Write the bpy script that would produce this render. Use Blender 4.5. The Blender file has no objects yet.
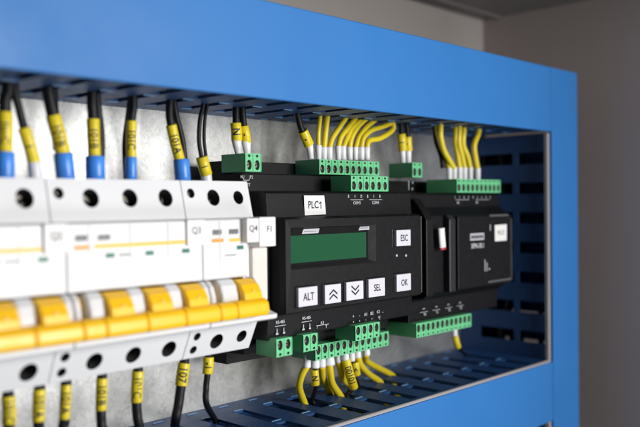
import bpy, math, random
from mathutils import Vector, Matrix
random.seed(7)
MM = 0.001
sc = bpy.context.scene
COL = sc.collection

# ------------------------------------------------------------------ camera frame (camera stands at x=0, 364 mm in front of the plate)
yaw, pitch, roll, FP = math.radians(46.3), math.radians(-0.75), math.radians(0.6), 811.0
CAMD = 364.0
fw = Vector((math.sin(yaw)*math.cos(pitch), math.cos(yaw)*math.cos(pitch), math.sin(pitch)))
r0 = Vector((math.cos(yaw), -math.sin(yaw), 0))
u0 = r0.cross(fw)
RT = r0*math.cos(roll) - u0*math.sin(roll)
UP = r0*math.sin(roll) + u0*math.cos(roll)
def ray(px, py): return fw + RT*((px-320)/FP) + UP*((213.5-py)/FP)
def at(px, py, d):               # point (x, d, z) in mm lying d mm in front of the plate
    v = ray(px, py); t = (CAMD-d)/v.y
    return (v.x*t, d, v.z*t)
def onz(px, py, z):
    v = ray(px, py); t = z/v.z
    return (v.x*t, CAMD-v.y*t, z)
def W(p): return Vector((p[0]*MM, -p[1]*MM, p[2]*MM))      # (x, d, z) mm -> metres, the plate is y = 0

# ------------------------------------------------------------------ materials
def mat(name, col, rough=0.45, metal=0.0, bump=0.0, bscale=400.0, var=0.06, vscale=60.0, coat=0.0, spec=0.5, rvar=0.12, sss=0.0):
    m = bpy.data.materials.new(name); m.use_nodes = True
    nt = m.node_tree; b = nt.nodes['Principled BSDF']
    tc = nt.nodes.new('ShaderNodeTexCoord')
    n = nt.nodes.new('ShaderNodeTexNoise'); n.inputs['Scale'].default_value = vscale; n.inputs['Detail'].default_value = 6
    nt.links.new(tc.outputs['Object'], n.inputs['Vector'])
    mx = nt.nodes.new('ShaderNodeMix'); mx.data_type = 'RGBA'
    mx.inputs[6].default_value = (*[max(0, c*(1-var)) for c in col], 1)
    mx.inputs[7].default_value = (*[min(1, c*(1+var)) for c in col], 1)
    nt.links.new(n.outputs['Fac'], mx.inputs[0]); nt.links.new(mx.outputs[2], b.inputs['Base Color'])
    mr = nt.nodes.new('ShaderNodeMapRange'); mr.inputs[3].default_value = max(0.03, rough-rvar); mr.inputs[4].default_value = min(1, rough+rvar)
    n2 = nt.nodes.new('ShaderNodeTexNoise'); n2.inputs['Scale'].default_value = vscale*3.1; n2.inputs['Detail'].default_value = 4
    nt.links.new(tc.outputs['Object'], n2.inputs['Vector'])
    nt.links.new(n2.outputs['Fac'], mr.inputs[0]); nt.links.new(mr.outputs[0], b.inputs['Roughness'])
    b.inputs['Metallic'].default_value = metal
    b.inputs['Specular IOR Level'].default_value = spec
    b.inputs['Coat Weight'].default_value = coat
    if sss:
        b.inputs['Subsurface Weight'].default_value = sss; b.inputs['Subsurface Scale'].default_value = 0.002
        b.inputs['Subsurface Radius'].default_value = (1, 0.8, 0.6)
    if bump:
        n3 = nt.nodes.new('ShaderNodeTexNoise'); n3.inputs['Scale'].default_value = bscale; n3.inputs['Detail'].default_value = 3
        nt.links.new(tc.outputs['Object'], n3.inputs['Vector'])
        bp = nt.nodes.new('ShaderNodeBump'); bp.inputs['Strength'].default_value = bump; bp.inputs['Distance'].default_value = 0.0003
        nt.links.new(n3.outputs['Fac'], bp.inputs['Height']); nt.links.new(bp.outputs[0], b.inputs['Normal'])
    return m
M = {}
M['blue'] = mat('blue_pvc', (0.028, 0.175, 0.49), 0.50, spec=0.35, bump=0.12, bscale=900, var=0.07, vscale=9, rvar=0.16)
M['blue_in'] = mat('blue_pvc_shaded', (0.009, 0.060, 0.20), 0.50, bump=0.15, bscale=700, var=0.08, vscale=40)  # same duct PVC, darkened so its colour holds the shade inside
M['blue_tab'] = mat('blue_pvc_painted_glints', (0.12, 0.28, 0.50), 0.35)  # lighter blue that paints bright glints at the slot ends
M['strip'] = mat('grey_edge_trim', (0.36, 0.34, 0.36), 0.40, var=0.1)
M['white'] = mat('white_thermoplastic', (0.73, 0.74, 0.76), 0.38, bump=0.06, bscale=1200, var=0.015, vscale=25)
M['white_lab'] = mat('white_label_stock', (0.80, 0.80, 0.80), 0.5, var=0.01)
M['cream'] = mat('cream_plastic', (0.72, 0.68, 0.63), 0.45)
M['yellow'] = mat('yellow_toggle_plastic', (1.0, 0.56, 0.010), 0.34, var=0.04)
M['ysleeve'] = mat('yellow_pvc_sleeve', (0.74, 0.585, 0.02), 0.36, var=0.06, vscale=120)
M['yline'] = mat('pale_yellow_print', (0.85, 0.52, 0.07), 0.45)
M['orange'] = mat('orange_print', (0.88, 0.32, 0.04), 0.45)
M['gind'] = mat('green_flag', (0.01, 0.16, 0.10), 0.4)
M['greyprint'] = mat('grey_print', (0.06, 0.06, 0.07), 0.5)
M['black'] = mat('black_abs', (0.0045, 0.0045, 0.006), 0.5, spec=0.28, bump=0.22, bscale=1800, var=0.2, vscale=90)
M['black_gloss'] = mat('black_bezel', (0.006, 0.006, 0.007), 0.22, var=0.1)
M['dark_grey'] = mat('dark_grey_abs', (0.018, 0.016, 0.019), 0.45, bump=0.2, bscale=1500)
M['cable'] = mat('black_cable_pvc', (0.006, 0.006, 0.008), 0.5, spec=0.3, var=0.2)
M['brown_cable'] = mat('brown_cable_pvc', (0.035, 0.024, 0.02), 0.4)
M['blue_fer'] = mat('blue_ferrule_nylon', (0.055, 0.26, 0.80), 0.36)
M['white_fer'] = mat('white_ferrule_nylon', (0.80, 0.80, 0.84), 0.34)
M['green'] = mat('green_terminal_plastic', (0.16, 0.58, 0.285), 0.36, bump=0.06, bscale=900, var=0.08)
M['hole'] = mat('recess_dark', (0.012, 0.014, 0.013), 0.6)
M['screw'] = mat('screw_steel', (0.24, 0.23, 0.20), 0.4, metal=1.0)
M['print'] = mat('white_legend_print', (0.62, 0.64, 0.68), 0.5)
M['ink'] = mat('black_ink', (0.012, 0.012, 0.02), 0.5)
M['edge'] = mat('grey_edge_highlight', (0.10, 0.10, 0.105), 0.4)  # lightened grey paints edge lines as highlights; the cover ribs share it
M['silver'] = mat('silver_logo_print', (0.62, 0.62, 0.68), 0.35, metal=0.3)
M['key'] = mat('grey_key_plastic', (0.68, 0.67, 0.74), 0.35, var=0.02)
M['red'] = mat('red_plastic', (0.45, 0.03, 0.05), 0.4)
M['lcd'] = mat('green_lcd_glass', (0.013, 0.090, 0.040), 0.18, var=0.05, vscale=12, coat=0.2, rvar=0.04)
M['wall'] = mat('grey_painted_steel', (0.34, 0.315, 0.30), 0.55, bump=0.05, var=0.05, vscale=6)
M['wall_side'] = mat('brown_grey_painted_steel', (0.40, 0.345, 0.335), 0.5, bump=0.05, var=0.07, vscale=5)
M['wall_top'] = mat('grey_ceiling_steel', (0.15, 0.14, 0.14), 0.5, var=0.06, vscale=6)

def plate_mat():
    m = bpy.data.materials.new('galvanised_steel'); m.use_nodes = True
    nt = m.node_tree; b = nt.nodes['Principled BSDF']
    tc = nt.nodes.new('ShaderNodeTexCoord')
    v = nt.nodes.new('ShaderNodeTexVoronoi'); v.inputs['Scale'].default_value = 520
    n = nt.nodes.new('ShaderNodeTexNoise'); n.inputs['Scale'].default_value = 60; n.inputs['Detail'].default_value = 8
    n4 = nt.nodes.new('ShaderNodeTexNoise'); n4.inputs['Scale'].default_value = 1300; n4.inputs['Detail'].default_value = 4
    for k in (v, n, n4): nt.links.new(tc.outputs['Object'], k.inputs['Vector'])
    add = nt.nodes.new('ShaderNodeMath'); add.operation = 'MULTIPLY_ADD'; add.inputs[1].default_value = 0.35
    sep = nt.nodes.new('ShaderNodeSeparateColor'); nt.links.new(v.outputs['Color'], sep.inputs[0])
    nt.links.new(sep.outputs[0], add.inputs[0]); nt.links.new(n.outputs['Fac'], add.inputs[2])
    cr = nt.nodes.new('ShaderNodeValToRGB')
    cr.color_ramp.elements[0].position = 0.3; cr.color_ramp.elements[0].color = (0.50, 0.51, 0.51, 1)
    cr.color_ramp.elements[1].position = 1.0; cr.color_ramp.elements[1].color = (0.76, 0.76, 0.75, 1)
    nt.links.new(add.outputs[0], cr.inputs[0]); nt.links.new(cr.outputs[0], b.inputs['Base Color'])
    mr = nt.nodes.new('ShaderNodeMapRange'); mr.inputs[3].default_value = 0.41; mr.inputs[4].default_value = 0.46
    nt.links.new(n.outputs['Fac'], mr.inputs[0]); nt.links.new(mr.outputs[0], b.inputs['Roughness'])
    b.inputs['Metallic'].default_value = 0.86
    bp = nt.nodes.new('ShaderNodeBump'); bp.inputs['Strength'].default_value = 0.20; bp.inputs['Distance'].default_value = 0.0003
    nt.links.new(n4.outputs['Fac'], bp.inputs['Height']); nt.links.new(bp.outputs[0], b.inputs['Normal'])
    return m
M['plate'] = plate_mat()

# ------------------------------------------------------------------ object helpers
def tag(o, label=None, cat=None, group=None, kind=None):
    if label: o['label'] = label
    if cat: o['category'] = cat
    if group: o['group'] = group
    if kind: o['kind'] = kind
    return o
def thing(name, p, label, cat, group=None):
    o = bpy.data.objects.new(name, None); COL.objects.link(o)
    o.empty_display_size = 0.01
    o.location = W(p); tag(o, label, cat, group)
    return o
def origin_of(parent):
    v = Vector((0, 0, 0))
    while parent is not None:
        v += parent.location; parent = parent.parent
    return v

class MB:
    def __init__(s): s.v = []; s.f = []; s.m = []; s.mats = []; s.cur = 0; s.sm = []; s.smooth = False
    def use(s, m):
        if m not in s.mats: s.mats.append(m)
        s.cur = s.mats.index(m); return s
    def vert(s, p): s.v.append(tuple(p)); return len(s.v)-1
    def face(s, idx): s.f.append(tuple(idx)); s.m.append(s.cur); s.sm.append(s.smooth)
    def poly(s, pts): s.face([s.vert(p) for p in pts])
    def box(s, x0, x1, d0, d1, z0, z1):
        c = [s.vert((x, d, z)) for x in (x0, x1) for d in (d0, d1) for z in (z0, z1)]
        for q in ((0, 1, 3, 2), (4, 6, 7, 5), (0, 4, 5, 1), (2, 3, 7, 6), (0, 2, 6, 4), (1, 5, 7, 3)): s.face([c[i] for i in q])
        return s
    def prism(s, prof, x0, x1, skip=(), caps=True):       # profile (d, z) swept along x
        a = [s.vert((x0, d, z)) for d, z in prof]; b = [s.vert((x1, d, z)) for d, z in prof]; n = len(prof)
        for i in range(n):
            if i in skip: continue
            j = (i+1) % n; s.face((a[i], a[j], b[j], b[i]))
        if caps: s.face(a[::-1]); s.face(b)
        return s
    def prism_d(s, prof, d0, d1):                         # profile (x, z) swept along depth
        a = [s.vert((x, d0, z)) for x, z in prof]; b = [s.vert((x, d1, z)) for x, z in prof]; n = len(prof)
        for i in range(n):
            j = (i+1) % n; s.face((a[i], b[i], b[j], a[j]))
        s.face(a); s.face(b[::-1]); return s
    def hole_face(s, O, U, V, w, h, cx, cy, rx, ry, depth, N, m_in, screw=None, seg=24, slot=0.6):
        O, U, V, N = Vector(O), Vector(U).normalized(), Vector(V).normalized(), Vector(N).normalized()
        P = lambda a, b, k=0: O + U*a + V*b + N*k
        ang = [2*math.pi*i/seg for i in range(seg)] + [math.atan2(b-cy, a-cx) % (2*math.pi) for a, b in ((0, 0), (w, 0), (w, h), (0, h))]
        ang = sorted(set(round(t, 6) for t in ang))
        outer, inner, deep = [], [], []
        for t in ang:
            c, q = math.cos(t), math.sin(t); ks = []
            if c > 1e-7: ks.append((w-cx)/c)
            if c < -1e-7: ks.append(-cx/c)
            if q > 1e-7: ks.append((h-cy)/q)
            if q < -1e-7: ks.append(-cy/q)
            k = min(ks); outer.append(s.vert(P(cx+c*k, cy+q*k)))
            inner.append(s.vert(P(cx+c*rx, cy+q*ry))); deep.append(s.vert(P(cx+c*rx*.96, cy+q*ry*.96, -depth)))
        n = len(ang)
        for i in range(n):
            j = (i+1) % n; s.face((outer[i], outer[j], inner[j], inner[i]))
        keep = s.cur; s.use(m_in); s.smooth = True
        for i in range(n):
            j = (i+1) % n; s.face((inner[i], inner[j], deep[j], deep[i]))
        s.smooth = False; s.face(deep)
        if screw is not None:                             # slotted screw head at the bottom of the well
            s.use(screw); r = min(rx, ry)*.82; k0 = -depth+0.05; k1 = -depth+1.0
            sa = 2*math.pi*random.random()
            for sgn in (1, -1):
                arc = []
                for i in range(9):
                    t = math.pi*i/8; y = sgn*(slot*.5+(r-slot*.5)*math.sin(t)); x = math.cos(t)*math.sqrt(max(0, r*r-(slot*.5)**2))
                    arc.append((cx+x*math.cos(sa)-y*math.sin(sa), cy+x*math.sin(sa)+y*math.cos(sa)))
                lo = [s.vert(P(a, b, k0)) for a, b in arc]; hi = [s.vert(P(a, b, k1)) for a, b in arc]
                for i in range(len(arc)):
                    j = (i+1) % len(arc); s.face((lo[i], lo[j], hi[j], hi[i]))
                s.face(hi)
        s.cur = keep
        return s
    def tube(s, pts, r, seg=12, caps=True, flat=1.0):
        pts = [Vector(p) for p in pts]; n = len(pts)
        rad = r if isinstance(r, (list, tuple)) else [r]*n
        T = [(pts[min(i+1, n-1)]-pts[max(i-1, 0)]).normalized() for i in range(n)]
        ref = Vector((0, 1, 0)); A = (ref - T[0]*ref.dot(T[0]))
        if A.length < 0.05: A = Vector((1, 0, 0)) - T[0]*T[0].x
        A.normalize(); rings = []
        for i in range(n):
            A = (A - T[i]*A.dot(T[i])).normalized(); B = T[i].cross(A)
            rings.append([s.vert(pts[i] + (A*math.cos(2*math.pi*k/seg)*flat + B*math.sin(2*math.pi*k/seg))*rad[i]) for k in range(seg)])
        s.smooth = True
        for i in range(n-1):
            for k in range(seg):
                l = (k+1) % seg; s.face((rings[i][k], rings[i][l], rings[i+1][l], rings[i+1][k]))
        s.smooth = False
        if caps: s.face(rings[0][::-1]); s.face(rings[-1])
        return s
    def disc(s, x, z, d0, d1, r, seg=20):
        return s.prism_d([(x+r*math.cos(2*math.pi*k/seg), z+r*math.sin(2*math.pi*k/seg)) for k in range(seg)], d0, d1)
    def build(s, name, m, parent=None, bevel=0.0, label=None):
        base = origin_of(parent)
        me = bpy.data.meshes.new(name)
        me.from_pydata([tuple(W(p)-base) for p in s.v], [], s.f)
        ms = s.mats if s.mats else [m]
        if m is not None and m not in ms: ms = ms + [m]
        for k in ms: me.materials.append(M[k])
        for i, p in enumerate(me.polygons): p.material_index = s.m[i] if s.mats else 0; p.use_smooth = s.sm[i]
        import bmesh
        bm = bmesh.new(); bm.from_mesh(me)
        bmesh.ops.remove_doubles(bm, verts=bm.verts, dist=1e-6)
        bmesh.ops.recalc_face_normals(bm, faces=bm.faces); bm.to_mesh(me); bm.free()
        o = bpy.data.objects.new(name, me); COL.objects.link(o); o.parent = parent
        if bevel:
            b = o.modifiers.new('edge_round', 'BEVEL'); b.width = bevel*MM; b.segments = 2; b.limit_method = 'ANGLE'; b.angle_limit = math.radians(35)
            b.use_clamp_overlap = True; b.harden_normals = False
        if label: o['label'] = label
        return o

def text_mesh(body, size, sx=1.0, bold=0.0, extrude=0.03, sp=1.0):
    cu = bpy.data.curves.new('lettering', 'FONT'); cu.body = body; cu.size = size; cu.align_x = 'CENTER'; cu.align_y = 'CENTER'
    cu.extrude = extrude; cu.offset = bold; cu.space_character = sp; cu.resolution_u = 3
    t = bpy.data.objects.new('lettering', cu); COL.objects.link(t)
    dg = bpy.context.evaluated_depsgraph_get()
    me = bpy.data.meshes.new_from_object(t.evaluated_get(dg))
    v = [(p.co.x*sx, p.co.y, p.co.z) for p in me.vertices]; f = [tuple(p.vertices) for p in me.polygons]
    bpy.data.objects.remove(t); bpy.data.curves.remove(cu); bpy.data.meshes.remove(me)
    return v, f
def add_text(mb, body, size, x, d, z, sx=1.0, bold=0.0, rot=0.0):
    v, f = text_mesh(body, size, sx, bold); c, s = math.cos(rot), math.sin(rot)
    o = len(mb.v)
    for a, b, k in v: mb.v.append((x+a*c-b*s, d+k, z+a*s+b*c))
    for q in f: mb.face([o+i for i in q])
def wrap_text(mb, body, size, p0, p1, r, sx=1.0, bold=0.0, off=0.0):       # letters running down a sleeve, turned to the front left
    v, f = text_mesh(body, size, sx, bold, 0.0)
    p0, p1 = Vector(p0), Vector(p1); ax = (p1-p0).normalized(); mid = (p0+p1)/2 + ax*off
    view = Vector((-mid.x, CAMD-mid.y, 0)); view = (view - ax*view.dot(ax)).normalized(); side = ax.cross(view)
    import bmesh
    bm = bmesh.new(); vs = [bm.verts.new(p) for p in v]
    for q in f:
        try: bm.faces.new([vs[i] for i in q])
        except ValueError: pass
    bmesh.ops.triangulate(bm, faces=bm.faces)
    for _ in range(3):
        lo = [e for e in bm.edges if abs(e.verts[0].co.y-e.verts[1].co.y) > 0.55]
        if lo: bmesh.ops.subdivide_edges(bm, edges=lo, cuts=1); bmesh.ops.triangulate(bm, faces=bm.faces)
    bm.verts.index_update(); v = [tuple(p.co) for p in bm.verts]; f = [[p.index for p in q.verts] for q in bm.faces]; bm.free()
    o = len(mb.v)
    for a, b, k in v:
        th = b/r; rr = r+0.12+k
        mb.v.append(tuple(mid + ax*a + (view*math.cos(th) + side*math.sin(th))*rr))
    for q in f: mb.face([o+i for i in q])

def spline(pts, n=8):
    P = [Vector(p) for p in pts]; P = [P[0]*2-P[1]] + P + [P[-1]*2-P[-2]]; out = []
    for i in range(1, len(P)-2):
        a, b, c, d = P[i-1], P[i], P[i+1], P[i+2]
        for k in range(n):
            t = k/n; out.append(0.5*((2*b)+(c-a)*t+(2*a-5*b+4*c-d)*t*t+(3*b-a-3*c+d)*t**3))
    out.append(P[-2]); return out

# ------------------------------------------------------------------ setting
def plane_box(name, mk, x0, x1, d0, d1, z0, z1):
    o = MB().box(x0, x1, d0, d1, z0, z1).build(name, mk); tag(o, kind='structure'); return o
plane_box('mounting_plate', 'plate', -60, 583, -3, 0, -230, 100)
plane_box('cabinet_back_wall', 'wall', -300, 625, -34, -30, -420, 161)
mb = MB(); mb.box(625, 629, -34, 420, -420, 175); mb.build('cabinet_side_wall', 'wall_side')['kind'] = 'structure'
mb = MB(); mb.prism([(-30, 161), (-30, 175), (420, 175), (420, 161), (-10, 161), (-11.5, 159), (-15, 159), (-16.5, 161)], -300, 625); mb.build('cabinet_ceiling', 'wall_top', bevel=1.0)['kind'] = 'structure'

# ------------------------------------------------------------------ wiring ducts
def grid_plate(mb, us, vs, solid, thick, put):
    nu, nv = len(us)-1, len(vs)-1
    S = lambda i, j: 0 <= i < nu and 0 <= j < nv and solid(i, j)
    vid = {}
    def vv(i, j, k):
        if (i, j, k) not in vid: vid[(i, j, k)] = mb.vert(put(us[i], vs[j], k*thick))
        return vid[(i, j, k)]
    for i in range(nu):
        for j in range(nv):
            if not S(i, j): continue
            for k in (0, 1): mb.face((vv(i, j, k), vv(i+1, j, k), vv(i+1, j+1, k), vv(i, j+1, k)))
            if not S(i-1, j): mb.face((vv(i, j, 0), vv(i, j+1, 0), vv(i, j+1, 1), vv(i, j, 1)))
            if not S(i+1, j): mb.face((vv(i+1, j, 0), vv(i+1, j+1, 0), vv(i+1, j+1, 1), vv(i+1, j, 1)))
            if not S(i, j-1): mb.face((vv(i, j, 0), vv(i+1, j, 0), vv(i+1, j, 1), vv(i, j, 1)))
            if not S(i, j+1): mb.face((vv(i, j+1, 0), vv(i+1, j+1, 0), vv(i+1, j+1, 1), vv(i, j+1, 1)))
DV = [0.4, 19, 48.5, 53, 74.5, 77.0]
def slot_axis(first, last, centre, pitch=22.0, w=6.6):
    us = [first]; k = math.ceil((first-centre+w)/pitch)
    while centre+k*pitch+w/2 < last-2:
        us += [centre+k*pitch-w/2, centre+k*pitch+w/2]; k += 1
    us.append(last); return us
def duct_wall(us, put, marks=False, extra=None):
    mb = MB().use('blue_in'); xs = sorted(us+list(extra[:2])) if extra else us; ops = [(us[i], us[i+1]) for i in range(1, len(us)-1, 2)]
    def solid(i, j):
        m = (xs[i]+xs[i+1])/2
        if extra and extra[0] < m < extra[1]: return j != extra[2]
        return not (j in (1, 3) and any(a < m < b for a, b in ops))
    grid_plate(mb, xs, DV, solid, 1.3, put)
    if marks: mb.use('blue_tab'); duct_glints(mb, us, put)
    return mb
def duct_glints(mb, us, put):  # small raised bars coloured as highlights by the slots
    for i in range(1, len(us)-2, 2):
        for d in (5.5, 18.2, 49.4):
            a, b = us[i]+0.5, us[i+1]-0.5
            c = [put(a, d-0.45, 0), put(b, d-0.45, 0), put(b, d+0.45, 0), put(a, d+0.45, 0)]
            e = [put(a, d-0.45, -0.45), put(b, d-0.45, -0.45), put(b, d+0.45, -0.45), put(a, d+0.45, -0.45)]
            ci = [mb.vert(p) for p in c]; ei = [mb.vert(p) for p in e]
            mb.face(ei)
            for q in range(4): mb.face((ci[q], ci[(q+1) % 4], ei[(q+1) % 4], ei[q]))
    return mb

we = onz(304, 402, -115.5); 
EXTRA = (we[0]-2.7, we[0]+2.7, 1 if we[1] < 50.5 else 3)      # a finger broken out for one wire
# top duct
t = thing('wiring_duct', (300, 0, 50), 'blue slotted wiring duct running along the top with black cables entering its underside', 'wiring duct', 'blue slotted wiring ducts')
us = slot_axis(-60, 538.4, 416, 22.2, 7.4)
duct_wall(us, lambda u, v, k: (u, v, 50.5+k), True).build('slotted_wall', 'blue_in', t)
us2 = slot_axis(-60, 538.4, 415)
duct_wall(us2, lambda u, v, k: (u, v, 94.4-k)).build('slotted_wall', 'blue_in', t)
MB().box(-60, 538.4, 0.4, 2, 52.3, 92.6).build('base', 'blue_in', t)
MB().prism([(77.2, 49.9), (79.8, 49.7), (80.2, 50.2), (80.2, 95.6), (79.8, 96.2), (77.2, 96.0)], -60, 539.6).build('lid', 'blue', t, 0.3)

# bottom duct
t = thing('wiring_duct', (300, 0, -158), 'blue slotted wiring duct along the bottom with yellow wires dropping into it', 'wiring duct', 'blue slotted wiring ducts')
us = slot_axis(-60, 538.4, 427, 22.2, 7.6)
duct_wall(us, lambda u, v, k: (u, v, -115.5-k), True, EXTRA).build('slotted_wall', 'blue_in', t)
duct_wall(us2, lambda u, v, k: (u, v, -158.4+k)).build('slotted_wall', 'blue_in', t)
MB().box(-60, 538.4, 0.4, 2, -156.6, -117.3).build('base', 'blue_in', t)
MB().prism([(77.2, -159.6), (79.8, -159.8), (80.2, -159.2), (80.2, -116.9), (77.2, -116.9)], -60, 539.4).build('lid', 'blue', t, 0.3)
MB().prism([(77.2, -116.6), (78.4, -115.0), (79.6, -115.0), (80.1, -115.6), (80.1, -116.6)], -60, 535.5).build('edge_trim', 'strip', t, 0.15)

# right duct
t = thing('wiring_duct', (560, 0, -230), 'blue slotted wiring duct standing upright at the right end', 'wiring duct', 'blue slotted wiring ducts')
us = slot_axis(-229, 49, -12.8, w=8.4); us3 = slot_axis(-229, 49, -1.8, w=5)
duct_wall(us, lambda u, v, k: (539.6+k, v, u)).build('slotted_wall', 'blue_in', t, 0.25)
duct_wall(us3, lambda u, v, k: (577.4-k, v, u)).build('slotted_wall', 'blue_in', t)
MB().box(541.4, 575.8, 0.4, 2, -229, 94).build('base', 'blue_in', t)
MB().prism_d([(540.2, -232), (580.4, -232), (580.4, 96.2), (540.2, 96.2)], 77.2, 80.2).build('lid', 'blue', t, 0.4)
MB().box(535.4, 538.4, 76.6, 79.2, -230, 48.5).build('edge_trim', 'strip', t, 0.2)
for k in range(5):                                        # cables lying inside the upright duct
    x = 547+k*5.4; dd = 20+12*(k % 3)+random.uniform(-3, 3)
    pts = spline([(x+random.uniform(-3, 3), dd+random.uniform(-6, 6), z) for z in range(-225, 50, 39)], 5)
    o = MB().tube(pts, 2.2, 10).build('cable', 'brown_cable' if k % 2 else 'cable')
    tag(o, 'cable half hidden behind the slots of the upright right hand duct', 'cable', 'cables lying inside the upright duct')

# ------------------------------------------------------------------ DIN rail
mb = MB(); mb.prism([(0.2, -50), (0.2, -40), (7.5, -40), (7.5, -49), (8.5, -49), (8.5, -38.9), (1.3, -38.9), (1.3, -24.1), (8.5, -24.1), (8.5, -14), (7.5, -14), (7.5, -23), (0.2, -23)][0:0] or
                    [(0.2, -41), (7.5, -41), (7.5, -49), (8.5, -49), (8.5, -40), (1.3, -40), (1.3, -23), (8.5, -23), (8.5, -14), (7.5, -14), (7.5, -22), (0.2, -22)], -40, 530)
tag(mb.build('mounting_rail', 'plate'), 'steel mounting rail behind the breakers and controllers', 'rail')

# ------------------------------------------------------------------ breakers
TOPF, BOTF = ((51.5, 11.3), (56.0, -6.8)), ((58.2, -59.4), (51.4, -73.6))
def barcode(mb, x0, x1, d, z0, z1, n):
    w = (x1-x0)/n
    for i in range(n): mb.box(x0+i*w+w*.12, x0+i*w+w*.82, d, d+0.05, z0+(0.15 if i % 2 else 0)*(z1-z0), z1)
def breaker(label, x0, poles, text, tx, end=None, hw=4.9, sh=1.4, toff=0.5, ld=69.4):
    x1 = x0+sum(w for _, w in poles)+(end or 0)
    t = thing('circuit_breaker', ((x0+x1)/2, 8, -73), label, 'circuit breaker', 'white circuit breakers on the rail')
    a, b = x0+0.25, x1-0.25
    prof = [(9, -73.6), (9, 11.3), (51.5, 11.3), (56, -6.8), (67.4, -7.2), (68, -7.9), (68.3, -34.4), (67.6, -35.2), (51, -36.0), (51, -52.6), (72.5, -53.2), (73.4, -54.3), (73.2, -56.2), (72, -56.9), (58.2, -59.4), (51.4, -73.6)]
    mb = MB().use('white')
    if end:                                               # the right hand cheek is set back below its label carrier
        c = x1-end-0.05
        mb.prism(prof, a, c, skip=(2, 14))
        p2 = [(9, -73.6), (9, 11.3), (51.5, 11.3), (56, -6.8), (64.5, -7.2), (65, -21), (65, -50), (67, -52.6), (73.0, -54.3), (72.8, -56.2), (71.5, -56.9), (58.2, -59.4), (51.4, -73.6)]
        mb.prism(p2, c, b, skip=(2, 11))
    else:
        c = b
        mb.prism(prof, a, b, skip=(2, 14))
    def strip_face(P0, P1, xa, xb, holes):
        V = Vector((0, P0[0]-P1[0], P0[1]-P1[1])); h = V.length; n = len(holes)
        nrm = Vector((0, abs(V.z), -V.y if V.z > 0 else V.y)); nrm = Vector((0, V.z, -V.y)).normalized()
        if nrm.y < 0: nrm = -nrm
        hh = h/n
        for i, (cy, r, dp) in enumerate(holes):
            O = Vector((xa, P1[0], P1[1])) + V.normalized()*(hh*i)
            mb.hole_face(O, (1, 0, 0), V, xb-xa, hh, (xb-xa)/2, cy-hh*i, r, r*1.08, dp, nrm, 'hole', 'screw', slot=r*.45)
    x = x0
    for i, (k, w) in enumerate(poles):
        xa = a if i == 0 else x; xb = c if i == len(poles)-1 else x+w
        if k == 'n':
            strip_face(*TOPF, xa, xb, [(12.4, 2.2, 4)])
            strip_face(*BOTF, xa, xb, [(4.6, 2.0, 4), (12.0, 2.0, 4)])
        else:
            strip_face(*TOPF, xa, xb, [(10.2, 3.8, 7)])
            strip_face(*BOTF, xa, xb, [(7.4, 3.8, 7)])
        x += w
    if end:
        strip_face(*TOPF, c, b, [(10.2, 3.2, 8)]); strip_face(*BOTF, c, b, [(8.0, 3.1, 8)])
    # rounded guards between the toggles
    x = x0; gprof = [(51.5, -35.9), (69.5, -35.4), (72.2, -38.0), (73.8, -42.5), (74.2, -47.0), (73.6, -51.5), (51.5, -52.7)]
    iv = []
    for i, (k, w) in enumerate(poles):
        if k == 'p': iv += [(x+0.15, x+w/2-6.3+toff), (x+w/2+6.0+toff, x+w-0.15 if not end else x+w+3.0)]
        else: iv += [(x+0.45, x+w/2-1.6), (x+w/2+1.8, x+w-0.15)]
        x += w
    mg = [iv[0]]
    for q in iv[1:]:
        if q[0]-mg[-1][1] < 0.6: mg[-1] = (mg[-1][0], q[1])
        else: mg.append(q)
    mb.build('body', 'white', t, 0.45)
    for xa, xb in mg: MB().prism(gprof, xa, xb).build('toggle_guard', 'white', t, 1.1)
    # toggles: a rocker on every phase pole and the joined handle bar below
    x = x0
    for i, (k, w) in enumerate(poles):
        y = MB(); ga, gb = (x+0.08, x+w-0.08 if not (end and k == 'p') else 260.8)
        if k == 'p':
            y.prism([(55, -36.6), (70.6, -35.9), (74.6, -38.2), (77.2, -42), (78.4, -46.6), (78.4, -48.4), (55, -48.4)], x+w/2-6.1+toff, x+w/2+5.3+toff)
        else:
            y.prism([(55, -37.4), (67.0, -37.0), (68.6, -40), (69.4, -46.6), (69.4, -48.4), (55, -48.4)], x+w/2-1.3, x+w/2+1.5)
        y.prism([(75, -44.8), (78.6, -44.9), (80.8, -46.6), (81.6, -50.6), (80.6, -52.9), (75, -52.9)], ga, gb)
        y.build('toggle', 'yellow', t, 0.9)
        if k == 'p':
            q = MB(); q.disc(x+w/2+toff, -41.6, 74, 77.1, 1.0, 16); q.build('toggle_mark', 'yline', t, 0.15)
        x += w
    # printed face
    pr = MB().use('yline'); x = x0; first = None
    segs = []
    for i, (k, w) in enumerate(poles):
        if k == 'p':
            pr.use('gind').box(x+w/2-2.5+toff, x+w/2+1.4+toff, 68.1, 68.45, -21.8, -20.0)
            segs.append((x, x+w))
        else:
            pr.use('orange').box(x+2.0+sh, x+9.0+sh, 68.1, 68.3, -17.9, -16.2)
            pr.use('greyprint'); barcode(pr, x+2.4+sh, x+8.0+sh, 68.15, -14.6, -12.0, 6)
        x += w
    if end:
        pr.use('yline').box(segs[0][0]+5.9, segs[0][0]+12.4, 68.1, 68.3, -18.0, -16.4)
        pr.use('greyprint'); barcode(pr, segs[0][0]+5.6, segs[0][0]+11.6, 68.15, -14.6, -12.0, 6)
        barcode(pr, segs[0][0]+3, segs[0][0]+10, 68.15, -24.6, -24.0, 8)
    else:
        pr.use('yline').box(segs[0][0]+2.5, tx-5.2, 68.1, 68.3, -17.7, -16.1)
        pr.use('greyprint'); barcode(pr, segs[0][0]+4, segs[0][0]+10, 68.15, -14.6, -12.2, 6)
        barcode(pr, segs[0][0]+14, segs[0][0]+20, 68.15, -21.4, -20.6, 7)
    pr.build('printed_face', 'greyprint', t)
    # fine grooves where the pole housings meet
    gr = MB(); x = x0
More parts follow.
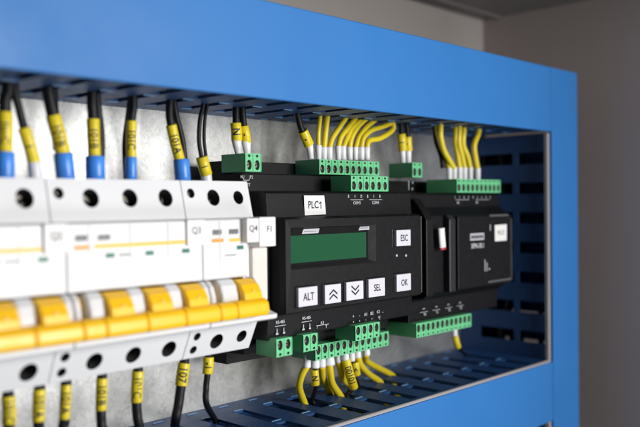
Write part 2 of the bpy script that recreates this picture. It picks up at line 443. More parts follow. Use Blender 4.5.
    for i, (k, w) in enumerate(poles[:-1]):
        x += w; gr.box(x-0.10, x+0.10, 68.0, 68.36, -34.2, -8.2)
    gr.build('pole_joint', 'cream', t)
    lb = MB(); lb.box(tx-hw, tx+hw, 67.5, ld, -18.6, -7.0); lb.build('label_carrier', 'white_lab', t, 0.4)
    tm = MB(); add_text(tm, text, 4.3, tx+0.2, ld+0.06, -12.0, 0.95, 0.06); tm.build('printed_text', 'greyprint', bpy.data.objects[t.children[-1].name] if False else [c for c in t.children if c.name.startswith('label_carrier')][0])
    return t
breaker('leftmost white breaker, cut off by the left edge, label Q2 at its right end', 114.0, [('n', 10), ('p', 19.7), ('p', 19.7)], 'Q2', 158.2)
breaker('white three pole breaker labelled Q3 in the middle of the row', 163.4, [('n', 10), ('p', 19.5), ('p', 19.4), ('p', 19.2)], 'Q3', 226.9)
b3 = breaker('narrow white breaker labelled Q4, last in the row beside the black controller', 231.5, [('n', 10), ('p', 16.8)], 'Q4', 258.8, end=15.2, hw=3.8, sh=3.4, toff=4.6, ld=72.2)
# last pole terminals and label carrier of the third breaker
def end_pole(t):
    MB().box(262.6, 272.6, 63, 67.3, -48.0, -21.4).build('side_cheek', 'cream', t, 0.8)
    c = MB().box(262.75, 273.6, 64.4, 72.4, -21.0, -6.6).build('label_carrier', 'white_lab', t, 0.5)
    tm = MB(); add_text(tm, 'F1', 4.3, 269.4, 72.46, -12.6, 0.95, 0.06); tm.build('printed_text', 'greyprint', c)
end_pole(b3)

# ------------------------------------------------------------------ green plug terminals
def plug(parent, n, x0, x1, z0, z1, df, depth, up=True, label=None, screws=True):
    mb = MB().use('green'); w = (x1-x0)/n; h = z1-z0; hs = h*0.27
    for i in range(n):
        a = x0+w*i
        if up: za, zb, zs0, zs1 = z0, z1-hs, z1-hs, z1
        else: za, zb, zs0, zs1 = z0+hs, z1, z0, z0+hs
        ra = min(w*.34, 1.75)
        mb.hole_face((a, df, za), (1, 0, 0), (0, 0, 1), w, zb-za, w/2, (zb-za)/2, ra, (zb-za)*.39, 2.6, (0, 1, 0), 'hole', 'screw' if screws else None, seg=16, slot=0.5)
        mb.hole_face((a, df, zs0), (1, 0, 0), (0, 0, 1), w, zs1-zs0, w/2, (zs1-zs0)/2, w*.17, (zs1-zs0)*.30, 0.8, (0, 1, 0), 'hole', None, seg=8)
    # housing with wire entries on the outer side
    zc = z1 if up else z0; zi = z0 if up else z1
    mb.poly([(x0, df, z0), (x0, df-depth, z0), (x0, df-depth, z1), (x0, df, z1)])
    mb.poly([(x1, df, z0), (x1, df-depth, z0), (x1, df-depth, z1), (x1, df, z1)])
    mb.poly([(x0, df, zi), (x1, df, zi), (x1, df-depth, zi), (x0, df-depth, zi)])
    mb.poly([(x0, df-depth, z0), (x1, df-depth, z0), (x1, df-depth, z1), (x0, df-depth, z1)])
    for i in range(n):
        a = x0+w*i
        mb.hole_face((a, df-depth, zc), (1, 0, 0), (0, 1, 0), w, depth, w/2, depth*.62, w*.36, w*.36, 3, (0, 0, 1 if up else -1), 'hole', None, seg=12)
    # ribs between the poles
    for i in range(n+1):
        a = x0+w*i; mb.box(max(x0, a-.22), min(x1, a+.22), df-0.3, df+0.28, z0+0.3, z1-0.3)
    o = mb.build('terminal_block', 'green', parent)
    if label: o['label'] = label
    return o
def legend(parent, items, d):
    mb = MB()
    for it in items:
        if it[0] == 't': add_text(mb, it[1], it[2], it[3], d, it[4], it[5] if len(it) > 5 else 1.0, 0.01)
        elif it[0] == 'b': mb.box(it[1], it[2], d, d+0.05, it[3], it[4])
    return mb.build('printed_legend', 'print', parent)
def px_rect(x0, y0, x1, y1, d):
    a = at(x0, y0, d); b = at(x1, y1, d); return a[0], b[0], b[2], a[2]

# ------------------------------------------------------------------ controller
plc = thing('programmable_controller', (336, 8, -88), 'black controller with a green display and grey keys, sticker reading PLC1', 'controller')
X0, X1 = 276.5, 394.6
body = MB()
body.prism([(9, -86), (9, 23), (28, 23), (28, 16), (42, 16), (42.5, 15.5), (42.5, 6.4), (59, 6.2), (60.5, 5.2), (61.5, -6.6), (61.5, -56.6), (60, -69.4), (59, -69.9), (42.5, -70), (42.5, -79), (28, -79.5), (28, -86)], X0+1.5, X1+3.2)
body.build('body', 'black', plc, 0.5)
fp = MB()
# front panel frame around the recessed display
xa, xb, zt, zb_ = 279.6, X1-0.6, -7.2, -56.4
dl, dr_, dt, db = 284.2, 351.0, -12.4, -33.6       # opening on the face
il, ir, it_, ib = 284.8, 347.6, -12.9, -32.0       # opening at the glass
def ring(mb, o, i, do, di):
    O = [(o[0], do, o[3]), (o[1], do, o[3]), (o[1], do, o[2]), (o[0], do, o[2])]; I = [(i[0], di, i[3]), (i[1], di, i[3]), (i[1], di, i[2]), (i[0], di, i[2])]
    for k in range(4): mb.poly([O[k], O[(k+1) % 4], I[(k+1) % 4], I[k]])
fp.use('black')
ring(fp, (xa, xb, zb_, zt), (xa+1.3, xb-1.3, zb_+1.1, zt-1.1), 68.5, 71.6)
ring(fp, (xa+1.3, xb-1.3, zb_+1.1, zt-1.1), (dl, dr_, db, dt), 71.6, 71.8)
fp.use('dark_grey'); ring(fp, (dl, dr_, db, dt), (il, ir, ib, it_), 71.8, 69.0)
fp.use('black'); ring(fp, (xa, xb, zb_, zt), (xa, xb, zb_, zt), 61.4, 68.5)
fp.build('front_panel', 'black', plc)
MB().box(xb-0.9, xb-0.25, 69.6, 71.9, zb_+2, zt-1.5).build('panel_edge_highlight', 'edge', plc, 0.15)  # pale strip painting the highlight along the panel's right edge
MB().box(il-0.5, ir+0.5, 67.6, 69.0, ib-0.5, it_+0.5).build('display_window', 'black_gloss', plc)
gx = px_rect(289.5, 235.5, 371, 263.5, 69.3)
lcd = MB().box(286.4, 345.4, 69.0, 69.4, -30.6, -16.6).build('display', 'lcd', plc)
for pa, pb in (((302.5, 229.2), (319.5, 233)), ((359, 226.8), (371, 230))):
    a = at(*pa, 69.4); b = at(*pb, 69.4); zt2 = a[2]
    if pa[0] < 310: r = [(a[0]+0.8, zt2), (b[0], zt2), (b[0]-0.9, zt2-2.4), (a[0]-0.5, zt2-2.4)]
    else: r = [(a[0]+0.8, zt2), (b[0], zt2), (b[0]-1.2, zt2-1.9), (a[0]-0.5, zt2-1.9)]
    lg = MB(); lg.use('silver').prism_d(r, 69.15, 69.45)
    lg.use('ink'); barcode(lg, r[3][0]+1.6, r[2][0]-1.4, 69.46, r[2][1]+0.9, r[2][1]+1.3, 9)
    lg.build('printed_logo', 'silver', plc)
KEYS = [('ALT', 297.4, 286.8, 318, 306.5), ('^', 324, 284.2, 341.5, 303.6), ('v', 345.5, 281, 363.8, 300.2), ('SEL', 367.8, 278.2, 385.3, 297), ('OK', 396, 273.8, 411.3, 291.3), ('ESC', 395.8, 229.6, 411.0, 246.2)]
for name, kx0, ky0, kx1, ky1 in KEYS:
    a = at(kx0, (ky0+ky1)/2, 74.0); b = at(kx1, (ky0+ky1)/2, 74.0); c0 = at((kx0+kx1)/2, ky0, 74.0); c1 = at((kx0+kx1)/2, ky1, 74.0)
    x0_, x1_, z1_, z0_ = a[0], b[0], c0[2], c1[2]
    if name == 'v': z1_ -= 0.1
    k = MB().prism_d([(x0_+0.9, z0_+0.15), (x1_-0.15, z0_+0.15), (x1_-0.15, z1_-0.15), (x0_+0.9, z1_-0.15)], 71.7, 74.0).build('key', 'key', plc, 0.35)
    tm = MB(); cx, cz = (x0_+0.9+x1_)/2, (z0_+z1_)/2
    if name in '^v':
        s = 1 if name == '^' else -1
        for off in (0.9, -1.5):
            for sd in (1, -1):
                w = 3.1; z = cz+s*(off)
                tm.prism_d([(cx, z+s*1.6), (cx+sd*w, z-s*0.6), (cx+sd*w, z-s*1.6), (cx, z+s*0.6)], 74.02, 74.08)
    else:
        add_text(tm, name, 5.2 if name != 'ALT' else 5.6, cx+0.2, 74.06, cz-0.2, 0.80, 0.07)
    tm.build('key_legend', 'ink', k)
    MB().box(x0_-0.3, x1_+0.5, 71.55, 72.0, z0_-0.5, z1_+0.5).build('key_surround', 'black_gloss', plc, 0.15)
for px in (396.6, 405.8):
    p = at(px, 255.5, 72.0); MB().disc(p[0], p[2], 71.5, 72.3, 0.75, 16).build('indicator_light', 'silver', plc, 0.1)
st = px_rect(303.2, 195.5, 325, 214.8, 61.3)
s_ = MB().prism_d([(st[0], st[3]), (st[1]-1.0, st[3]), (st[1]+0.2, st[2]+0.3), (st[0]+0.6, st[2])], 61.6, 61.85).build('sticker', 'white_lab', plc)
tm = MB(); cx = (st[0]+st[1])/2+4.6; cz = (st[2]+st[3])/2+0.1
tm.prism_d([(cx-0.35, cz-1.95), (cx+0.35, cz-1.95), (cx+0.35, cz+1.95), (cx-0.2, cz+1.95), (cx-1.4, cz+1.0), (cx-1.4, cz+0.35), (cx-0.35, cz+0.95)], 61.86, 61.93)
add_text(tm, 'PLC', 5.6, (st[0]+st[1])/2-1.3, 61.9, (st[2]+st[3])/2+0.1, 0.86, 0.09, 0.0); tm.build('printed_text', 'ink', s_)

def pr(n, p0, p1, p2, d, **k):      # plug from its picture rectangle at depth d
    a = at(p0[0], p0[1], d); b = at(p1[0], p1[1], d); c = at(p2[0], p2[1], d)
    return a[0], b[0], c[2], a[2]
T1D = 48.0; T2D = 65.0
x = pr(10, (319, 160), (379, 161), (319, 173.5), T1D); t10 = x; plug(plc, 10, x[0], x[1], 16.2, 24.6, T1D, 19)
x = pr(6, (350.5, 176), (388, 176), (351, 192), T2D); t6 = x; plug(plc, 6, x[0], x[1], 6.3, 15.0, T2D, 15)
x = pr(2, (245, 153.5), (261, 154), (245, 171), T1D); t2l = x; plug(plc, 2, x[0], x[1], 16.6, 26.0, T1D, 19)
x = pr(2, (412, 162), (422, 162), (412, 177), T1D); t2r = x; plug(plc, 2, x[0], x[1], 15.8, 25.2, T1D, 19)
x = pr(12, (315, 346), (388.5, 330), (315, 359), T1D); b12 = x; plug(plc, 12, x[0], x[1], -88.6, -79.8, T1D, 19, up=False)
x = pr(4, (355, 326), (379.5, 321), (355, 341), T2D); b4 = x; plug(plc, 4, x[0], x[1], -77.6, -69.0, T2D, 15, up=False)
x = pr(2, (276, 338.5), (292, 337), (276, 358), T2D); b2a = x; plug(plc, 2, x[0], x[1], -78.0, -68.8, T2D, 15, up=False)
x = pr(2, (303, 335), (317.5, 332), (303, 352.5), T2D); b2b = x; plug(plc, 2, x[0], x[1], -78.0, -69.0, T2D, 15, up=False)
# printed legends, on the steps of the case
L = []
def brk(cx, z, w, s=1): return [('b', cx-w/2, cx+w/2, z-0.13, z+0.13), ('b', cx-w/2, cx-w/2+0.25, min(z, z-s*1.1), max(z, z-s*1.1)), ('b', cx+w/2-0.25, cx+w/2, min(z, z-s*1.1), max(z, z-s*1.1))]
m6 = (t6[0]+t6[1])/2; w6 = (t6[1]-t6[0])/6
for k, ch in enumerate(['B', 'I', 'D', 'B', 'I', 'B']):
    L.append(('t', ch, 2.4, t6[0]+2.4+k*w6, 3.4, 0.9))
L += [('b', t6[0]+4, t6[0]+15, 1.4, 1.62), ('b', t6[0]+20.5, t6[0]+32, 1.4, 1.62), ('t', 'COM3', 2.3, t6[0]+9.5, -0.3), ('t', 'COM4', 2.3, t6[0]+26, -0.3)]
legend(plc, L, 61.2).rotation_euler = (0, 0, 0)
L = []
for cx in ((b2a[0]+b2a[1])/2+0.8, (b2b[0]+b2b[1])/2+0.8):
    L += [('t', 'RS-485', 2.2, cx, -61.0, 1.0), ('b', cx-3.8, cx+3.8, -63.0, -62.75), ('b', cx-2.6, cx-2.2, -66.6, -64.2), ('b', cx+2.2, cx+2.6, -66.6, -64.2), ('b', cx-3.2, cx-1.6, -67.2, -66.4), ('b', cx+1.8, cx+3.2, -67.2, -66.4)]
for k in range(4):
    xx = b4[0]+2.6+k*5.4; L += [('t', ['+', '-', 'A1', 'B2'][k], 2.6, xx, -64.3), ('b', xx-0.2, xx+0.2, -67.8, -67.0)]
xx = b2b[1]+3.5; L += [('t', '/', 2.6, xx, -69.0+2.2), ('t', 'K1', 2.4, xx+4.0, -65.0), ('t', 'T', 2.4, xx+7.0, -67.4), ('b', xx-1, xx+9, -66.2, -65.95)]
xx = b4[1]+3.2; L += [('t', 'K2', 2.4, xx, -64.0), ('t', '+J', 2.4, xx+0.6, -67.2), ('t', '-', 2.6, xx+4.2, -64.4)]
legend(plc, L, 61.55)
L = []
cx = (t2l[0]+t2l[1])/2; L += brk(cx, 12.3, 4.2, -1) + [('t', 'N1', 2.3, cx-2.6, 13.9), ('t', 'P2', 2.3, cx+3.4, 13.9), ('t', 'NET', 2.3, cx+0.5, 9.8)]
cx = (t2r[0]+t2r[1])/2+1.5
legend(plc, L, 42.6)
L = [('b', cx-3.6, cx-3.1, 7.8, 13.6), ('t', 'v', 3.6, cx+0.4, 8.6), ('t', '^', 3.4, cx+0.8, 12.0)]
legend(plc, L, 42.6)

# ------------------------------------------------------------------ expansion module
ex = thing('expansion_module', (445, 8, -88), 'black expansion module with sticker PLC2, right of the controller', 'controller')
EX0, EX1 = 399.4, 498.2
m = MB()
m.prism([(9, -84), (9, 14), (30, 14), (30, 6.0), (56, 5.6), (58.5, 4.6), (60, -3.5), (66, -9.0), (66, -57), (58, -62), (57, -75.0), (30, -76), (30, -84)], EX0, EX1+4)
m.build('body', 'black', ex, 0.5)
fx = at(458, 240, 71.5)[0]
m = MB().box(fx, EX1, 66.1, 71.5, -56.4, -9.6); m.build('front_cover', 'black', ex, 0.6)
MB().box(EX1-1.3, EX1-0.6, 71.2, 71.9, -53.5, -12).build('cover_edge', 'edge', ex, 0.15)
m = MB().prism([(66.1, -57.5), (66.1, -8.6), (68, -8.2), (70.8, -11), (70.8, -57.2)], fx-8.2, fx-1.2); m.build('grip_rib', 'dark_grey', ex, 0.8)
m = MB().prism([(61, -60), (61, 2.6), (66, -3), (69.6, -8), (71.3, -11), (71.3, -57.5), (68, -59.5)], EX0, EX0+7.2); m.build('side_rib', 'black', ex, 0.7)
p0, p1 = at(441.0, 228, 70), at(442.5, 250, 70)
m = MB().use('white_lab'); m.tube([p0, ((p0[0]+p1[0])/2, 70, (p0[2]+p1[2])/2), (p1[0], 70, p1[2]+1.6)], 2.9, 14, flat=0.6)
m.use('red').tube([(p1[0], 70, p1[2]+1.7), (p1[0]+0.1, 70, p1[2]+0.2)], 2.95, 14, flat=0.6); m.build('marker_roll', 'white_lab', ex, 0.2)
q = px_rect(494.5, 224.8, 506.5, 240.4, 71.6); s_ = MB().prism_d([(q[0], q[3]-0.2), (q[1], q[3]), (q[1]-0.2, q[2]), (q[0]+0.1, q[2])], 71.6, 71.85).build('sticker', 'white_lab', ex)
tm = MB(); add_text(tm, 'PLC2', 4.0, (q[0]+q[1])/2, 71.9, (q[2]+q[3])/2, 0.92, 0.015, 0.02); tm.build('printed_text', 'ink', s_)
q = px_rect(470.2, 233.6, 484.2, 240.2, 71.6)
m = MB().use('silver').box(q[0], q[1], 71.52, 71.6, q[2]+0.3, q[3]); m.use('ink'); barcode(m, q[0]+1, q[1]-1, 71.61, q[2]+1.4, q[3]-1.4, 9); m.build('printed_logo', 'silver', ex)
q = px_rect(471, 242, 484.5, 248.5, 71.6)
z0 = q[2]
m = MB(); add_text(m, 'XPN-30.1', 4.6, (q[0]+q[1])/2, 71.58, (q[2]+q[3])/2-0.4, 0.85, 0.06)
a = at(485.0, 265, 71.6); m.box(a[0]-0.3, a[0]+0.3, 71.53, 71.6, a[2]-4.2, a[2]+3.6); m.box(a[0]+2.2, a[0]+2.8, 71.53, 71.6, a[2]-4.2, a[2]+1.6); m.disc(a[0]+5.4, a[2]-3.0, 71.53, 71.6, 0.6, 10)
a = at(490.3, 227.6, 71.6); m.box(a[0]-0.3, a[0]+0.4, 71.53, 71.6, a[2]-2, a[2]+2)
m.build('printed_text', 'print', ex)
m = MB()
a = at(489, 214.3, 71.6); b = at(507.5, 214.3, 71.6); m.box(a[0], b[0], 71.2, 72.4, a[2]-1.6, a[2]-0.2); m.build('cover_rib', 'edge', ex, 0.3)
m = MB()
a = at(484, 276.5, 71.6); b = at(511, 274, 71.6); m.box(a[0]+4, EX1-2, 71.2, 72.6, a[2]-4.6, a[2]-3.2)
m.build('cover_rib', 'edge', ex, 0.3)
x = pr(11, (456.6, 179), (500.2, 180), (457, 193), 64.0); e11 = x; plug(ex, 10, x[0], x[1], 5.8, 14.6, 64.0, 24)
x = pr(11, (416, 323), (471, 312), (417, 337), 61.5); eb = x; plug(ex, 12, x[0], x[1], -84.0, -75.2, 61.5, 24, up=False)
L = []
for k in range(9):
    xx = e11[0]+3.4+k*(e11[1]-e11[0]-4)/9.2
    L.append(('t', 'I' if k in (0, 5) else str(k % 5), 2.5, xx, 2.6, 0.9))
L += [('b', e11[0]+4, e11[0]+20, 1.0, 1.2), ('b', e11[0]+28, e11[0]+45, 1.0, 1.2), ('t', 'X0', 2.3, e11[0]+7, -0.9), ('t', 'X4', 2.3, e11[0]+29.5, -0.9)]
legend(ex, L, 60.2)
L = []
for k in range(4):
    xx = eb[0]+11+k*13.4; L += [('t', '++', 2.3, xx, -67.3), ('t', 'Y%d' % k, 2.4, xx+1, -70.9), ('b', xx-4, xx+4, -69.3, -69.1)]
legend(ex, L, 59.4)

# ------------------------------------------------------------------ wires
def wire(label, cat, group, cable, r, ferrule=None, marker=None, name='cable', ctype='cable', extra=None):
    """cable: point list (x,d,z); ferrule: (p0,p1,r,mat); marker: (p0,p1,r,text,size)"""
    t = thing(name, tuple(cable[0]), label, cat, group)
    cable = [Vector(q) + (Vector([random.uniform(-.35, .35) for _ in range(3)]) if 1 < i < len(cable)-4 and not marker else Vector()) for i, q in enumerate(cable)]
    MB().tube(spline(cable, 9), r, 12).build('insulation', ctype, t)
    if extra: MB().tube(spline(extra, 9), r*.8, 12).build('insulation', ctype, t)
    if ferrule:
        p0, p1, fr, fm = ferrule; p0, p1 = Vector(p0), Vector(p1); v = p1-p0
        if isinstance(fr, tuple): ra, rb = fr
        else: ra = rb = fr
        MB().tube([p0, p0+v*.04, p0+v*.5, p0+v*.8, p0+v*.97, p1], [ra*.9, ra, (ra+rb)/2, rb, rb, rb*.9], 16).build('ferrule', fm, t)
    if marker:
        p0, p1, mr, tx, sz = marker; p0, p1 = Vector(p0), Vector(p1); v = p1-p0
        jog = Vector((random.uniform(-.2, .2), random.uniform(-.2, .2), 0))
        mk = MB().tube([p0, p0+v*.02, p0+v*.5+jog, p0+v*.98, p1], [mr*.95, mr, mr, mr, mr*.95], 20).build('marker_sleeve', 'ysleeve', t)
        if tx:
            q = MB(); wrap_text(q, tx, sz*1.15, p0, p1, mr, 0.9, 0.08); q.build('printed_text', 'ink', mk)
    return t
D = 40
G1 = 'black cables with yellow sleeves above the breakers'
def up_end(p, dx=0): return [(p[0]+dx, p[1], 55), (p[0]+dx*1.6, p[1]-2, 66), (p[0]+dx*2+14, p[1]+2, 74), (p[0]+60, p[1]+3, 78)]
def top_wire(label, fer, mk, txt, cab, r, fr, mr, fm, sz=4.2, extra=None, grp=G1, tl=True):
    # fer ((px,y top),(px,y bottom)); mk ((px,y),(px,y)); cab list of pixel points going up from the sleeve
    f0, f1 = at(*fer[0], D), at(*fer[1], D); m0, m1 = at(*mk[0], D), at(*mk[1], D)
    c = [at(*q, D) for q in cab]
    f0v, f1v = Vector(f0), Vector(f1)
    r *= 0.88
    path = [f0v+(f1v-f0v)*.15, m1, m0] + c + up_end(c[-1])
    ex_ = None
    if extra: e = [at(*q, D-5) for q in extra]; ex_ = e + up_end(e[-1])
    return wire(label, 'cable', grp, path, r, (f0, f1, fr, fm), (m0, m1, mr, txt, sz), 'power_cable', 'cable', ex_)
top_wire('thick black cable with yellow sleeve and blue ferrule cut off by the left edge', ((5, 152), (5, 180)), ((5, 112), (5, 154)), '101C', [(5, 100), (8, 90)], 2.9, 3.9, 2.9, 'blue_fer')
top_wire('tilted black cable with a yellow sleeve and white ferrule, between the two leftmost blue ferrules', ((34, 162), (36, 180)), ((24, 128), (34.5, 164)), '1', [(19, 108), (15, 92)], 2.0, 2.8, 2.6, 'white_fer', 4.6)
top_wire('thick black cable with leaning yellow sleeve, second blue ferrule from the left', ((63, 153), (66, 180)), ((53, 115), (63.5, 155)), '101B', [(50, 102), (48, 90)], 3.0, 4.1, 3.2, 'blue_fer', 4.6, extra=[(58, 150), (54, 110), (53, 92)])
top_wire('black cable with upright yellow sleeve 101B above a wide blue ferrule', ((95, 156), (95.5, 180)), ((93, 119), (94.5, 158)), '101B', [(92, 106), (92, 96)], 2.6, 4.3, 2.8, 'blue_fer', 4.4, extra=[(100, 184), (101, 140), (98, 110), (97, 97)])
top_wire('black cable with yellow sleeve 101C above the narrowest blue ferrule', ((131, 157), (131, 180)), ((131.5, 121), (131.3, 159)), '101C', [(133, 108), (133, 98)], 2.3, 2.7, 2.4, 'blue_fer', 4.2, extra=[(127, 184), (125.5, 145), (129, 115), (131, 98)])
top_wire('black cable with leaning yellow sleeve 101A above the rightmost blue ferrule', ((181, 159), (183, 181)), ((171, 125), (180, 161)), '101A', [(169.5, 112), (170, 100)], 2.2, 3.9, 2.6, 'blue_fer', 4.4, extra=[(186, 185), (183, 145), (176, 115), (174, 101)])
top_wire('thin black cable pair with a short yellow sleeve above breaker Q4', ((206, 172), (207, 183)), ((201.5, 157), (206.5, 175)), '1', [(199, 140), (200, 120), (203, 106)], 1.3, 2.7, 3.0, 'white_fer', 4.2, extra=[(206, 158), (204, 138), (205, 118), (207, 106)])

D = 38
def pwire(label, pts, r, ft, fb, fr, grp, mk=None, ctype='ysleeve', d=None, name='control_wire', top=True, tail=None):
    d = d or D
    f0, f1 = at(*ft, d), at(*fb, d); c = [at(*q, d) for q in pts]
    path = [Vector(f0)+(Vector(f1)-Vector(f0))*.12] + c + (tail if tail is not None else up_end(c[-1]))
    m_ = (at(*mk[0], d), at(*mk[1], d), mk[2], mk[3], mk[4]) if mk else None
    return wire(label, 'wire', grp, path, r, (f0, f1, fr, 'white_fer'), m_, name, ctype)
G2 = 'black wires with short yellow sleeves on the two pole terminal over the breakers'
pwire('black wire with yellow sleeve N above the small green terminal beside the breakers', [(236, 120), (236, 106)], 1.9, (236, 139), (239, 159), (2.6, 1.5), G2, ((235.5, 123), (236.8, 141), 2.9, 'N', 5.0), 'cable')
pwire('black wire with yellow sleeve, just right of the one marked N above the breakers', [(243, 120), (242, 106)], 1.9, (246, 141), (247.5, 159), (2.6, 1.5), G2, ((243.5, 126), (246.5, 143), 2.6, '-', 5.0), 'cable')
G3 = 'yellow wires in the ten pole green terminal above the controller'
pwire('black wire with fat yellow sleeve, leftmost above the ten pole terminal', [(301, 128), (297, 112)], 1.9, (309, 143), (311, 159), (2.3, 1.7), G3, ((302.5, 131), (309, 145), 3.0, '-', 4.0), 'cable')
PW = [((318.3, 145), [(318.5, 132), (320.5, 117)], 'thin upright yellow wire, next to the black sleeved one'),
      ((323.8, 147), [(325.5, 132), (327.5, 115)], 'thick upright yellow wire, third from left above the ten pole terminal'),
      ((329.3, 147), [(332.5, 138), (340, 126), (347, 116)], 'yellow wire bending right, fourth from left above the ten pole terminal'),
      ((338.0, 146), [(341, 137), (348, 127), (358, 115)], 'yellow wire bending right, fifth from left above the ten pole terminal'),
      ((343.0, 146), [(348, 136), (353, 127), (366, 117)], 'yellow wire bending right, sixth from left above the ten pole terminal'),
      ((349.6, 147), [(351.5, 138), (358, 126), (368, 117)], 'yellow wire bending right, seventh from left above the ten pole terminal'),
      ((355.0, 147), [(358.5, 138), (366, 128), (377, 118)], 'yellow wire bending right, eighth from left above the ten pole terminal'),
      ((361.3, 147), [(363.5, 138), (372, 131), (383, 127), (391, 123), (393, 117)], 'yellow wire arching far right, ninth from left above the ten pole terminal'),
      ((366.8, 147), [(369, 141), (379, 138.5), (388.5, 134), (393.5, 128), (391, 119)], 'last yellow wire above the ten pole terminal, looping furthest right')]
for i, (f, pts, lab) in enumerate(PW):
    pwire(lab, pts, (1.35, 1.75, 1.6, 1.7, 1.5, 1.65, 1.7, 1.55, 1.7)[i], f, (f[0]+0.4, 160), (1.95, 1.7), G3, d=D+(i % 3)*0.7-0.7 + (1.5 if i > 6 else 0))
G4 = 'short sleeved wires on the terminal right of the controller'
pwire('left black wire of the pair with yellow sleeves above the controller right end', [(401, 128), (400, 118)], 1.8, (402, 149), (403, 163), (2.2, 1.9), G4, ((401, 134), (402.5, 151), 3.0, '1', 4.4), 'cable')
pwire('right black wire of the pair with yellow sleeves above the controller right end', [(407, 130), (405, 118)], 1.8, (408, 149), (408.5, 163), (2.2, 1.9), G4, ((407.5, 137), (408.5, 151), 2.7, '-', 4.4), 'cable')
G5 = 'yellow wires above the expansion module'
EW = [((449, 167), [(446.5, 157), (442, 145), (438, 130)], 'yellow wire swinging in from the left, first above the expansion module'),
      ((454, 167), [(449, 160), (443.5, 150), (440.5, 138), (440.5, 129)], 'yellow wire crossing behind the first, second above the expansion module'),
      ((459.3, 167), [(457.5, 155), (455.5, 142), (455.5, 130)], 'yellow wire standing upright, third above the expansion module'),
      ((464.3, 167), [(462, 157), (458.8, 144), (459, 130)], 'yellow wire third from right above the expansion module, slightly bowed'),
      ((470, 167), [(467.5, 157), (463, 145), (463.3, 130)], 'yellow wire second from right above the expansion module, bent left'),
      ((477.5, 168), [(475, 156), (474.3, 145), (478.5, 132)], 'rightmost yellow wire above the expansion module, leaning right at its top')]
for i, (f, pts, lab) in enumerate(EW):
    pwire(lab, pts, 1.95, f, (f[0]+0.3, 181), (2.1, 1.9), G5, d=50+(i % 2)*2)
c = [at(443, 168, 48), at(441, 155, 47), at(437, 142, 46), at(435, 130, 46)]
wire('plain black wire behind the yellow ones, left above the expansion module', 'wire', None, c+up_end(c[-1]), 1.8, name='control_wire')

# wires below the controller, dropping through the slots of the bottom duct
G6 = 'yellow wires below the controller'
def down(p, dx=6): return [(p[0]+1, p[1]+0.5, -119), (p[0]+dx*.5+1, p[1]+1, -130), (p[0]+dx+12, p[1]+2, -140), (p[0]+60, p[1]+2, -146)]
def snap(e):                     # the nearest slot of the bottom duct
    if abs(e[0]-we[0]) < 0.2: return (we[0], max(22.5, min(46, we[1])) if we[1] < 50.5 else max(55.5, min(72, we[1])), e[2])
    c = 427 + round((e[0]-427)/22.2)*22.2; x = max(c-2.2, min(c+2.2, e[0])); d = e[1]
    d = max(22.5, min(46, d)) if d < 50 else max(55.5, min(72, d))
    return (x, d, e[2])
def dwire(label, f0, f1, pts, end, r, fr, grp=G6, mk=None, ctype='ysleeve', d=40, name='control_wire'):
    a, b = at(*f0, d), at(*f1, d); e = onz(*end, -115.5); n = len(pts)
    e = snap(e)
    mid = [at(*q, d+(e[1]-d)*(i+1)/(n+1)) for i, q in enumerate(pts)]
    path = [Vector(b)+(Vector(a)-Vector(b))*.12] + mid + [e] + down(e)
    m_ = None
    if mk: m_ = (at(*mk[0], d), at(*mk[1], d), mk[2], mk[3], mk[4])
    return wire(label, 'wire', grp, path, r, (a, b, fr, 'white_fer'), m_, name, ctype)
dwire('leftmost yellow wire below the controller, bowed to the left', (307.3, 355), (306.6, 367.5), [(301.5, 376), (299.3, 388)], (304, 402), 2.05, (2.1, 2.3))
dwire('black wire with short yellow sleeve N below the controller', (315.8, 353), (315, 368), [(316, 385)], (317, 398), 1.3, (2.2, 2.6), mk=((314.2, 370), (315.6, 385), 2.4, 'N', 4.2), ctype='cable')
dwire('yellow wire below the controller, right of the short sleeve N', (322, 353), (321.8, 367), [(323, 378)], (326.5, 394), 2.05, (2.1, 2.3))
dwire('yellow wire with a wide white ferrule, third yellow one below the controller', (329, 351), (329.5, 365), [(330.5, 374), (332, 384)], (335.5, 396.5), 2.1, (2.2, 3.2))
dwire('yellow wire just left of the sleeve printed 00101', (338, 349), (338.8, 362), [(341, 372), (344, 380)], (348.5, 388), 2.1, (2.0, 2.3))
dwire('black wire in a long yellow sleeve printed 00101 below the controller', (345, 347), (345.3, 360), [(353, 385)], (356, 392), 1.4, (2.0, 2.3), mk=((345.5, 359), (354, 388), 2.7, '00101', 4.8), ctype='cable', d=44)
dwire('black wire with short yellow sleeve V below the controller', (351, 347), (351.5, 361), [(355, 377)], (358, 388), 1.4, (2.0, 2.2), mk=((354.5, 362), (356.5, 375), 2.6, '<', 4.4), ctype='cable', d=38)
dwire('yellow wire below the controller sweeping furthest to the right', (357, 345), (357.5, 357.5), [(361, 366), (369, 374.5)], (379.5, 381.5), 2.1, (2.1, 2.3))
dwire('rightmost yellow wire below the controller, short and upright', (366, 343), (366.5, 355), [(367.5, 362)], (369.5, 371), 2.1, (2.1, 2.3))
dwire('short yellow sleeved wire below the expansion module', (454.3, 325), (454.6, 336), [(457.5, 347)], (460, 357), 1.3, (1.8, 2.0), grp=None, mk=((454.8, 336), (458.0, 347.5), 2.3, '', 4.0), ctype='cable', d=44)

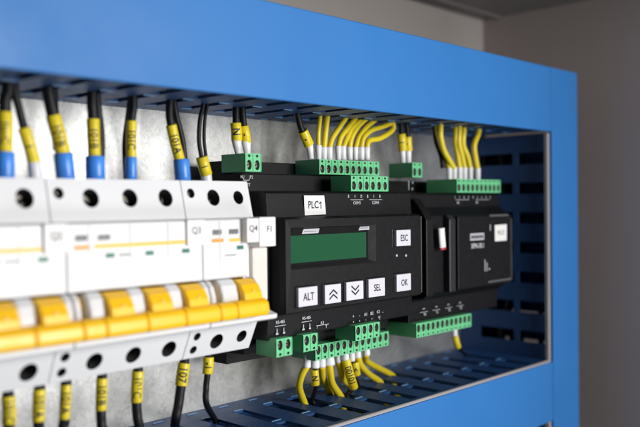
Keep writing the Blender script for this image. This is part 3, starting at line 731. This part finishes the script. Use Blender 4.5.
# cables below the breakers
G7 = 'black cables with yellow sleeves below the breakers'
def bwire(label, m0, m1, pts, end, r, mr, txt, sz=4.4, d=40):
    a, b = at(*m0, d), at(*m1, d); c = [at(*q, d+2) for q in pts]
    if end: e = snap(onz(*end, -115.5))
    else: e = snap((c[-1][0], d+2, -115.5))
    path = [(a[0], a[1], a[2]+6), a, b] + c + [e] + down(e)
    return wire(label, 'cable', G7, path, r, None, (a, b, mr, txt, sz), 'power_cable', 'cable')
bwire('yellow sleeved cable below the breakers, cut by the lower left corner', (8, 396), (9, 424), [(10, 434)], None, 2.3, 2.8, '101C')
bwire('yellow sleeved cable second from left below the breakers', (39.5, 389), (38.5, 421), [(38.5, 434)], None, 2.3, 2.6, '101A')
bwire('cable with yellow sleeve under the pair of small screws, third from left below the breakers', (66, 384), (64.5, 419), [(64, 432)], None, 2.3, 2.3, '101A')
bwire('cable with yellow sleeve 101B, centre of the row below the breakers', (102, 378), (101, 410), [(101.5, 425), (102, 434)], None, 2.2, 2.5, '101B')
bwire('cable with yellow sleeve 101C below the breakers, right of the centre', (138, 371), (136.5, 402), [(137.5, 418), (138.5, 430)], None, 2.3, 2.7, '101C')
bwire('cable with leaning yellow sleeve 107 under breaker Q3', (184.3, 363), (181, 385.5), [(178.5, 404), (175.5, 420)], (174, 430), 2.4, 3.0, '107', 5.0)
bwire('thin cable with short yellow sleeve bending into the duct under breaker Q4', (208.5, 357), (207.5, 373.5), [(206, 388), (206.5, 404)], (214, 417), 1.6, 2.7, '-1', 4.4)

# ------------------------------------------------------------------ camera
cam = bpy.data.cameras.new('camera'); co = bpy.data.objects.new('camera', cam); COL.objects.link(co)
cam.sensor_width = 36; cam.lens = FP/640*36; cam.clip_start = 0.01; cam.clip_end = 20
R = Matrix((RT, UP, -fw)).transposed().to_4x4(); co.matrix_world = Matrix.Translation(W((0, CAMD, 0))) @ R
cam.dof.use_dof = True; cam.dof.focus_distance = 0.447; cam.dof.aperture_fstop = 5.3; cam.dof.aperture_blades = 7
sc.camera = co

# ------------------------------------------------------------------ light
w = bpy.data.worlds.new('World'); sc.world = w; w.use_nodes = True
bg = w.node_tree.nodes['Background']; bg.inputs[0].default_value = (0.85, 0.90, 1.0, 1); bg.inputs[1].default_value = 0.06
def area(name, loc, target, sx, sy, power, col):
    l = bpy.data.lights.new(name, 'AREA'); l.shape = 'RECTANGLE'; l.size = sx; l.size_y = sy; l.energy = power; l.color = col
    o = bpy.data.objects.new(name, l); COL.objects.link(o); o.location = loc
    o.rotation_euler = (Vector(target)-Vector(loc)).to_track_quat('-Z', 'Y').to_euler(); return o
k_ = area('lamp_key', (0.42, -0.78, 0.08), (0.21, 0, -0.03), 0.30, 0.26, 2.0, (1.0, 0.98, 0.95)); k_.data.spread = math.radians(105)
area('fill_low', (0.48, -0.80, -0.40), (0.16, 0, -0.06), 0.35, 0.25, 1.0, (0.97, 0.98, 1.0)).data.spread = math.radians(110)  # added fill without a known source, brightens the downward breaker faces
sc.view_settings.view_transform = 'Standard'; sc.view_settings.look = 'None'; sc.view_settings.exposure = 0; sc.view_settings.gamma = 1
sc.render.resolution_x = 1024; sc.render.resolution_y = 683
